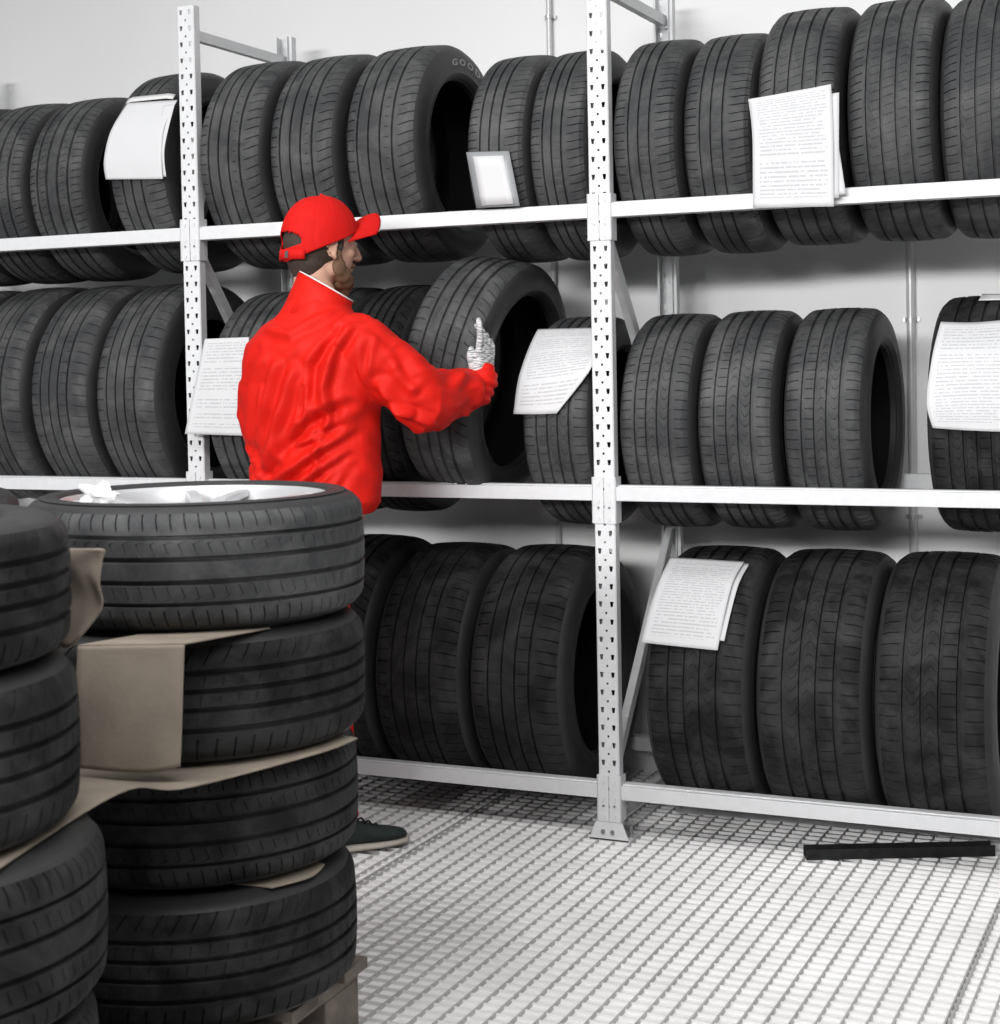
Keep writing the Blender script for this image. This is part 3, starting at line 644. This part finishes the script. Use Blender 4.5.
def blob(name, fn, m, parent, voxel=.008, smooth=6, post=None, fac=.5):
    bm = bmesh.new(); fn(bm); bmesh.ops.recalc_face_normals(bm, faces=bm.faces)
    me = bpy.data.meshes.new('tmp'); bm.to_mesh(me); bm.free()
    o = bpy.data.objects.new('tmp', me); COL.objects.link(o)
    r = o.modifiers.new('r', 'REMESH'); r.mode = 'VOXEL'; r.voxel_size = voxel; r.adaptivity = 0
    if smooth:
        s_ = o.modifiers.new('s', 'SMOOTH'); s_.iterations = smooth; s_.factor = fac
    dg = bpy.context.evaluated_depsgraph_get(); me2 = bpy.data.meshes.new_from_object(o.evaluated_get(dg)); bpy.data.objects.remove(o)
    me2.materials.clear()
    if post:
        n = len(me2.vertices); co = np.empty(n*3); me2.vertices.foreach_get('co', co); co = co.reshape(-1, 3)
        no = np.empty(n*3); me2.vertices.foreach_get('normal', no); no = no.reshape(-1, 3)
        co = post(co, no); me2.vertices.foreach_set('co', co.ravel()); me2.update()
    me2.polygons.foreach_set('use_smooth', [True]*len(me2.polygons)); me2.name = name
    return link(name, me2, m, parent, True) if parent is not None else link(name, me2, m)
Sv, Fv = Vector((.98, -.20, 0)), Vector((.20, .98, 0))        # to his right, forwards
HO = Vector((-.686, -.362, 1.688)); HF = Vector((.537, .843, -.06)).normalized(); HS = HF.cross(Vector((0, 0, 1))).normalized(); HU = HS.cross(HF).normalized()
def H(f, s, u): return HO+HF*f+HS*s+HU*u
HR = Matrix((HF, HS, HU)).transposed()
SHR, ELR, WRR = Vector((-.515, -.455, 1.418)), Vector((-.372, -.370, 1.248)), Vector((-.326, -.155, 1.296))
SHL, ELL, WRL = Vector((-.835, -.375, 1.400)), Vector((-.918, -.310, 1.190)), Vector((-.672, -.205, 1.20))
HIPR, KNR, ANR = Vector((-.690, -.440, .92)), Vector((-.684, -.400, .50)), Vector((-.680, -.385, .10))
HIPL, KNL, ANL = Vector((-.80, -.410, .92)), Vector((-.83, -.36, .50)), Vector((-.87, -.38, .10))
def hand(bm, wr, U, V, N, grow=0.0, mirror=1, curl=1.0):
    """wrist, towards fingertips, towards little finger, back of hand"""
    g = grow
    def p(u, v, n): return wr+U*u+V*v*mirror+N*n
    Rm = Matrix((U, V*mirror, N)).transposed()
    ellipsoid(bm, p(.045, 0, 0), (.052, .040+g, .015+g), Rm); ellipsoid(bm, p(.075, 0, -.001), (.028, .041+g, .013+g), Rm)
    limb(bm, [p(-.03, 0, 0), p(.02, 0, 0)], [.026+g, .024+g], 12, 2)
    r = .0085+g
    fingers = [(-.030, .074, (0, .036, .062, .082), (0, .002, .000, -.004)),
               (-.009, .045, (0, .038, .058, .064), (0, -.003, -.014, -.030)),
               (.012, .042, (0, .034, .052, .056), (0, -.004, -.016, -.032)),
               (.031, .034, (0, .026, .040, .044), (0, -.004, -.014, -.028))]
    for v, L_, us, ns in fingers:
        base = .088-abs(v+.009)*.25
        pts = [p(base-.02, v*.9, 0)]+[p(base+a, v*(1+.2*i/3), n_*curl) for i, (a, n_) in enumerate(zip(us, ns))]
        limb(bm, pts, [r*1.05, r*1.02, r*.98, r*.92, r*.82], 10, 3)
    limb(bm, [p(.012, -.022, -.008), p(.040, -.036, -.016), p(.064, -.040, -.022), p(.084, -.034, -.024)], [r*1.5, r*1.25, r*1.05, r*.9], 10, 3)
HUr = Vector((.03, .14, .985)).normalized(); HNr = Vector((.97, -.20, .01)).normalized(); HVr = HUr.cross(HNr).normalized()
if HVr.y < 0: HVr = -HVr
HNr = HNr-HUr*HNr.dot(HUr); HNr.normalize()
WH = Vector((-.303, -.140, 1.308))
HUl = Vector((.04, .40, .91)).normalized(); HNl = Vector((-.97, -.20, .10)); HNl = (HNl-HUl*HNl.dot(HUl)).normalized(); HVl = HUl.cross(HNl).normalized()
if HVl.y < 0: HVl = -HVl
def body(bm):
    # skull, face, ears, neck
    ellipsoid(bm, H(-.006, 0, .028), (.096, .076, .100), HR); ellipsoid(bm, H(.030, 0, -.030), (.062, .058, .075), HR)
    ellipsoid(bm, H(.052, 0, -.080), (.036, .036, .028), HR); ellipsoid(bm, H(.076, 0, -.092), (.017, .020, .015), HR)
    for s_ in (-1, 1):
        ellipsoid(bm, H(.062, .034*s_, -.016), (.024, .020, .018), HR); ellipsoid(bm, H(.074, .032*s_, .008), (.014, .015, .011), HR)
        ellipsoid(bm, H(.073, .030*s_, .030), (.018, .026, .009), HR); ellipsoid(bm, H(.02, .050*s_, -.060), (.032, .012, .024), HR)
        er = HR @ Matrix.Rotation(math.radians(-12), 3, 'Y')
        for k in range(14):   # ear rim
            a = 2*math.pi*k/14; q = H(-.010+.016*math.cos(a), (.080+.005*(math.cos(a) < 0))*s_, -.004+.030*math.sin(a)+.004*math.cos(a)); ellipsoid(bm, q, (.0052,)*3, None, 1)
        ellipsoid(bm, H(-.006, .075*s_, -.008), (.014, .006, .026), er); ellipsoid(bm, H(.000, .079*s_, -.034), (.008, .006, .010), HR)
    limb(bm, [H(.088, 0, .022), H(.106, 0, -.004), H(.114, 0, -.024)], [.008, .010, .0125], 12, 3)
    ellipsoid(bm, H(.100, .012, -.028), (.010, .007, .007), HR); ellipsoid(bm, H(.100, -.012, -.028), (.010, .007, .007), HR)
    ellipsoid(bm, H(.088, 0, -.050), (.013, .022, .006), HR); ellipsoid(bm, H(.086, 0, -.061), (.012, .019, .007), HR)
    limb(bm, [H(-.016, 0, -.040), H(-.024, 0, -.110), Vector((-.668, -.408, 1.49))], [.056, .055, .064], 24, 4)
    # trunk under the clothes
    rr = [(.93, .150, .105), (1.03, .145, .10), (1.15, .140, .10), (1.28, .160, .115), (1.38, .175, .115), (1.45, .150, .10), (1.49, .08, .07)]
    loft(bm, [((-.69+.004*(z-1), -.415, z), Sv*a, Fv*d) for z, a, d in rr])
    limb(bm, [SHR, ELR, WRR, WH], [.052, .042, .028, .026]); limb(bm, [SHL, ELL, WRL], [.052, .042, .028])
    limb(bm, [HIPR, KNR, ANR], [.082, .056, .040]); limb(bm, [HIPL, KNL, ANL], [.082, .056, .040])
    hand(bm, WH, HUr, HVr, HNr, -.001); hand(bm, WRL, HUl, HVl, HNl, -.001)
PER = blob('person', body, M['skin'], None, .0045, 4)
tag(PER, 'man in a red jacket and red cap seen from behind, gripping the tilted tyre', 'person')
# hair and beard
def hairf(bm):
    ellipsoid(bm, H(-.024, 0, .010), (.088, .0795, .088), HR); ellipsoid(bm, H(-.040, 0, -.046), (.058, .062, .050), HR); ellipsoid(bm, H(-.034, 0, -.078), (.048, .052, .030), HR)
    for s_ in (-1, 1): ellipsoid(bm, H(.022, .064*s_, .006), (.012, .014, .030), HR)
def hairclip(co, no):
    return co
blob('hair', hairf, M['hair'], PER, .005, 3)
def beardf(bm):
    for s_ in (-1, 1):
        for q, r in (((.018, .067, -.028), (.013, .009, .024)), ((.022, .064, -.058), (.022, .012, .028)), ((.042, .052, -.078), (.026, .015, .026)), ((.062, .036, -.092), (.022, .018, .024)), ((.076, .020, -.050), (.022, .016, .010))):
            ellipsoid(bm, H(q[0], q[1]*s_, q[2]), r, HR)
    ellipsoid(bm, H(.072, 0, -.098), (.028, .034, .028), HR); ellipsoid(bm, H(.068, 0, -.122), (.022, .026, .020), HR); ellipsoid(bm, H(.094, 0, -.045), (.010, .026, .007), HR)
    ellipsoid(bm, H(.050, 0, -.105), (.034, .044, .018), HR)
blob('beard', beardf, M['beard'], PER, .005, 9)
for s_ in (-1, 1):
    bm = bmesh.new(); ellipsoid(bm, H(.083, .031*s_, .010), (.010, .012, .008), HR, 2); me = bpy.data.meshes.new('eye'); bm.to_mesh(me); bm.free()
    for p_ in me.polygons: p_.use_smooth = True
    link('eye', me, M['sole'], PER)
# cap
def capmesh():
    cap = empty('cap', HO); cap.parent = PER
    nu, nv = 144, 44; V = []; Fc = []; drop = set()
    c0 = Vector((-.006, 0, .012)); rx, ry, rz = .114, .093, .128
    for j in range(nv+1):
        e_ = j/nv
        for i in range(nu):
            a = 2*math.pi*i/nu
            zlow = -.052+.106*((1+math.cos(a))/2)**.9
            sl = max(-1, (zlow-c0.z)/rz); el = math.asin(sl)+(math.pi/2-math.asin(sl))*e_
            seam = 1-.010*math.exp(-((a % (math.pi/3))-math.pi/6)**2*0)*0
            k = math.cos(el)**.85 if math.cos(el) > 0 else 0
            rip = 1+.006*math.sin(a*7+e_*5)*(1-e_)
            f_ = c0.x+rx*k*math.cos(a)*rip; s_ = ry*k*math.sin(a)*rip; u_ = c0.z+rz*math.sin(el)*(1.0 if math.cos(a) > 0 else .985)
            # panel seams
            d = min(abs(((a+math.pi/6) % (math.pi/3))-math.pi/6), 1)
            sc = 1-.012*math.exp(-(d/.035)**2)
            V.append(HF*f_*sc+HS*s_*sc+HU*u_)
    for j in range(nv):
        for i in range(nu):
            a = 2*math.pi*(i+.5)/nu; da = abs(a-math.pi); e_ = (j+.5)/nv
            if da < .72 and .13 < e_ < .13+.19*math.sqrt(max(0, 1-(da/.72)**2)): continue
            Fc.append((j*nu+i, j*nu+(i+1) % nu, (j+1)*nu+(i+1) % nu, (j+1)*nu+i))
    cr = mesh('crown', V, Fc, M['redcap'], cap, 50); sm = cr.modifiers.new('s', 'SOLIDIFY'); sm.thickness = .003; sm.offset = 1
    # bill
    V = []; Fc = []; nb, nr = 24, 8
    for i in range(nb+1):
        t = (i/nb-.5)*2
        a = t*math.radians(66)
        p0 = Vector((-.006+rx*.95*math.cos(a), ry*.95*math.sin(a), .066-.056*t*t))
        p1 = Vector((.100+.064*math.sqrt(max(0, 1-abs(t)**2.6)), ry*.92*t, .106-.080*t*t))
        if abs(t) > .98: p1 = p0+Vector((.004, 0, 0))
        for k in range(nr+1):
            f = k/nr; q = p0.lerp(p1, f); q.z += .008*math.sin(f*math.pi)*(1-t*t)
            V.append(HF*q.x+HS*q.y+HU*q.z)
    for i in range(nb):
        for k in range(nr): a = i*(nr+1)+k; Fc.append((a, a+1, a+nr+2, a+nr+1))
    bl = mesh('bill', V, Fc, M['redcap'], cap, 60); sm = bl.modifiers.new('s', 'SOLIDIFY'); sm.thickness = .004; sm.offset = 0
    # white line along the bill edge
    q = MB(); pts = []
    for i in range(2, nb-1): pts.append(V[i*(nr+1)+nr]-HU*.0025)
    q.tube(pts, .0014, 6); q.build('bill_piping', M['white_trim'], bl, 60, keep=False)
    # strap and clasp over the back opening
    V = []; Fc = []
    for i in range(13):
        a = math.pi-.80+1.60*i/12
        for z in (-.046, -.020): V.append(HF*(-.006+rx*.985*math.cos(a))+HS*(ry*.985*math.sin(a))+HU*z)
    Fc = [(2*i, 2*i+2, 2*i+3, 2*i+1) for i in range(12)]
    st = mesh('strap', V, Fc, M['redcap'], cap, 60); sm = st.modifiers.new('s', 'SOLIDIFY'); sm.thickness = .004; sm.offset = 0
    q = MB(); a = math.pi-.25; p = HF*(-.006+rx*1.02*math.cos(a))+HS*(ry*1.02*math.sin(a))+HU*(-.033); q.bar(p-HU*.009, p+HU*.009, .012, .004, HF); q.build('clasp', M['bolt'], st, keep=False)
    q = MB(); q.tube([HF*-.006+HU*.138, HF*-.006+HU*.145], [.007, .004], 12); q.build('button', M['redcap'], cap, 60, keep=False)
capmesh()
# jacket
def jacketf(bm):
    rr = [(.955, .180, .135, -.692), (.985, .202, .15, -.690), (1.06, .205, .150, -.690), (1.14, .205, .150, -.695), (1.22, .212, .152, -.700), (1.30, .220, .155, -.696), (1.37, .222, .152, -.694), (1.42, .212, .138, -.690), (1.465, .170, .115, -.684), (1.50, .120, .090, -.680), (1.535, .086, .076, -.676)]
    loft(bm, [((x, -.415, z), Sv*a, Fv*d) for z, a, d, x in rr], 40)
    limb(bm, [SHR+Vector((-.02, 0, 0)), SHR*.45+ELR*.55, ELR, ELR*.4+WRR*.6, WRR+Vector((0, 0, -.004))], [.086, .090, .084, .070, .050], 24)
    limb(bm, [SHL+Vector((.02, 0, 0)), SHL*.5+ELL*.5, ELL, ELL*.4+WRL*.6, WRL], [.088, .090, .086, .070, .05], 24)
FOLDS = [  # polyline in world coordinates, amplitude, width
 ([(-.50,-.58,1.47),(-.55,-.58,1.40),(-.575,-.58,1.30),(-.57,-.58,1.20)], .016, .012),
 ([(-.54,-.58,1.45),(-.60,-.58,1.36),(-.61,-.58,1.27)], -.012, .012),
 ([(-.46,-.56,1.42),(-.475,-.56,1.34),(-.47,-.56,1.24)], -.012, .008),
 ([(-.47,-.56,1.22),(-.56,-.58,1.16),(-.66,-.58,1.09),(-.76,-.58,1.04)], .018, .014),
 ([(-.48,-.56,1.16),(-.57,-.58,1.11),(-.66,-.58,1.04),(-.70,-.58,.99)], .014, .012),
 ([(-.52,-.56,1.25),(-.62,-.58,1.20),(-.70,-.58,1.13)], -.014, .014),
 ([(-.66,-.58,1.34),(-.70,-.58,1.24),(-.74,-.58,1.14),(-.80,-.56,1.06)], .013, .016),
 ([(-.72,-.58,1.36),(-.76,-.58,1.26),(-.81,-.57,1.16)], .010, .014),
 ([(-.80,-.56,1.40),(-.86,-.52,1.30),(-.88,-.50,1.18)], -.010, .016),
 ([(-.90,-.45,1.14),(-.84,-.54,1.10),(-.76,-.58,1.02)], .014, .013),
 ([(-.52,-.56,1.10),(-.56,-.58,1.03),(-.60,-.58,.98)], .012, .010),
 ([(-.85,-.53,1.05),(-.80,-.56,1.00)], .010, .010),
 ([(-.44,-.48,1.30),(-.40,-.46,1.24),(-.34,-.42,1.20)], .014, .014),
 ([(-.40,-.44,1.35),(-.36,-.42,1.29),(-.31,-.35,1.25)], .010, .012),
 ([(-.30,-.28,1.33),(-.30,-.27,1.27),(-.31,-.24,1.22)], .014, .011),
 ([(-.28,-.23,1.35),(-.275,-.22,1.29),(-.29,-.20,1.24)], .012, .009),
 ([(-.46,-.53,1.46),(-.40,-.50,1.40),(-.36,-.48,1.32)], -.008, .012),
 ([(-.60,-.50,1.49),(-.68,-.53,1.44),(-.78,-.50,1.46)], .008, .012),
 ([(-.485,-.56,1.44),(-.492,-.57,1.36),(-.488,-.57,1.28),(-.50,-.57,1.20)], -.008, .005),
 ([(-.44,-.52,1.24),(-.50,-.57,1.20),(-.58,-.58,1.17),(-.66,-.58,1.15)], .010, .007),
 ([(-.50,-.57,1.13),(-.60,-.58,1.06),(-.68,-.58,.99)], -.009, .007),
 ([(-.56,-.58,1.24),(-.60,-.58,1.14),(-.61,-.58,1.03)], .008, .008),
 ([(-.78,-.57,1.30),(-.80,-.57,1.20),(-.86,-.52,1.10)], .008, .008),
 ([(-.63,-.58,1.30),(-.645,-.58,1.22)], -.008, .007),
 ([(-.42,-.48,1.25),(-.37,-.45,1.23)], .010, .007),
 ([(-.35,-.36,1.33),(-.33,-.36,1.27),(-.34,-.34,1.20)], -.009, .008),
]
def foldpost(co, no):
    d = np.zeros(len(co))
    for pl, amp, wd in FOLDS:
        P = np.array(pl); best = np.full(len(co), 9.); tt = np.zeros(len(co)); n = len(P)-1
        for i in range(n):
            a, b_ = P[i], P[i+1]; ab = b_-a; t = np.clip(((co-a)@ab)/(ab@ab), 0, 1); q = a+t[:, None]*ab
            # measure in the plane across the viewing side (x, z) with weak depth
            df = (co-q)*np.array([1, .25, 1]); dd = np.sqrt((df**2).sum(1)); m = dd < best; best[m] = dd[m]; tt[m] = (i+t[m])/n
        side = (no[:, 1] < .25)
        amp = amp*1.5
        d += amp*np.exp(-(best/wd)**2)*np.sin(np.pi*np.clip(tt*.86+.07, 0, 1))**.6*side-amp*.35*np.exp(-((best-2*wd)/wd)**2)*side
    x, y, z = co.T
    d += .0035*np.sin(x*38+z*21)*np.sin(z*33-x*9+y*20)+.002*np.sin(x*80-z*60)*np.sin(y*50+z*25)
    lo = z < .985
    return co+no*(d*(1-.6*lo))[:, None]
JK = blob('jacket', jacketf, M['red'], PER, .0055, 5, foldpost)
# collar, standing
def ringshell(name, rings, m, parent, thick=.004, n=40, open_=None):
    V = []; Fc = []
    for cc, a, d in rings:
        for k in range(n): V.append(Vector(cc)+Vector(a)*math.cos(2*math.pi*k/n)+Vector(d)*math.sin(2*math.pi*k/n))
    for i in range(len(rings)-1):
        for k in range(n): Fc.append((i*n+k, i*n+(k+1) % n, (i+1)*n+(k+1) % n, (i+1)*n+k))
    o = mesh(name, V, Fc, m, parent, 60, keep=False); s2 = o.modifiers.new('s', 'SOLIDIFY'); s2.thickness = thick; s2.offset = 0; return o
CN = Vector((.42, .25, .87)).normalized(); ca = Vector((.87, -.2, -.40)).normalized(); cb_ = CN.cross(ca).normalized()
ringshell('collar', [((-.676, -.412, 1.485), Sv*.116, Fv*.094), ((-.668, -.408, 1.520), ca*.094, cb_*.084), ((-.662, -.402, 1.548), ca*.089, cb_*.080), ((-.656, -.398, 1.574), ca*.087, cb_*.078)], M['red'], JK)
o = ringshell('collar_piping', [((-.6555, -.398, 1.573), ca*.088, cb_*.079), ((-.655, -.397, 1.5765), ca*.0875, cb_*.0785)], M['white_trim'], JK, .003)
# cuff
dcf = (WH-WRR).normalized()
def cufff(bm): limb(bm, [WRR-Vector((-.004, 0, .016)), WH+HUr*.004-HUr*.006, WH+HUr*.014], [.053, .043, .038], 20, 4)
def cuffpost(co, no):
    return co+no*(.003*np.sin(co[:, 2]*240+co[:, 1]*60))[:, None]
blob('cuff', cufff, M['red'], JK, .005, 3, cuffpost)
# yoke strip over the right shoulder
# gloves
def gl(bm): hand(bm, WH, HUr, HVr, HNr, .0015)
g1 = blob('glove', gl, M['glove'], PER, .0032, 2)
def gl2(bm): hand(bm, WRL, HUl, HVl, HNl, .0015)
blob('glove', gl2, M['glove'], PER, .0032, 2)
# trousers
def trf(bm):
    loft(bm, [((-.715, -.415, z), Sv*a, Fv*d) for z, a, d in ((.82, .145, .115), (.90, .155, .12), (1.0, .165, .125))])
    limb(bm, [HIPR, KNR+Vector((0, -.01, 0)), ANR+Vector((.0, 0, -.015))], [.100, .083, .070], 24, 6)
    limb(bm, [HIPL, KNL, ANL+Vector((0, 0, -.015))], [.100, .083, .070], 24, 6)
def trpost(co, no):
    x, y, z = co.T
    return co+no*(.004*np.sin(z*48+x*15)*np.sin(y*30+z*11)+.006*np.sin(z*85+y*22)*np.exp(-((z-.14)/.09)**2))[:, None]
blob('trousers', trf, M['red'], PER, .009, 5, trpost)
# shoes
def shoe(heel, d):
    d = Vector(d).normalized(); sd = d.cross(Vector((0, 0, 1)))
    hl = Vector(heel); root = empty('shoe', hl); root.parent = PER; root.matrix_parent_inverse = Matrix.Identity(4)
    def ring(u, w_, z0, z1): return (hl+d*u+Vector((0, 0, (z0+z1)/2)), sd*w_, Vector((0, 0, (z1-z0)/2)))
    def up_(bm): loft(bm, [ring(.004, .018, .02, .07), ring(.02, .034, .018, .095), ring(.07, .038, .018, .105), ring(.11, .038, .018, .098), ring(.15, .042, .018, .080), ring(.20, .047, .018, .062), ring(.245, .044, .018, .052), ring(.275, .030, .018, .044), ring(.286, .012, .02, .036)], 24)
    u = blob('upper', up_, M['shoe'], None, .005, 3); u.parent = root; u.location = -hl
    def so_(bm): loft(bm, [(hl+d*a+Vector((0, 0, .0135)), sd*b2, Vector((0, 0, .0125))) for a, b2 in ((0, .014), (.012, .032), (.05, .038), (.12, .038), (.19, .049), (.24, .047), (.28, .032), (.294, .012))], 24)
    so = blob('sole', so_, M['sole'], None, .005, 1); so.parent = root; so.location = -hl
    for k in range(4):
        q = MB(); a = .125+.022*k; z = .094-.011*k
        q.tube([hl+d*a-sd*.020+Vector((0, 0, z-.004)), hl+d*(a+.004)+Vector((0, 0, z+.006)), hl+d*(a+.008)+sd*.020+Vector((0, 0, z-.004))], .003, 6)
        l_ = q.build('lace', M['black'], u, 40, keep=False)
shoe((-.712, -.448, 0), (.62, .78, 0)); shoe((-.93, -.44, 0), (.3, .95, 0))
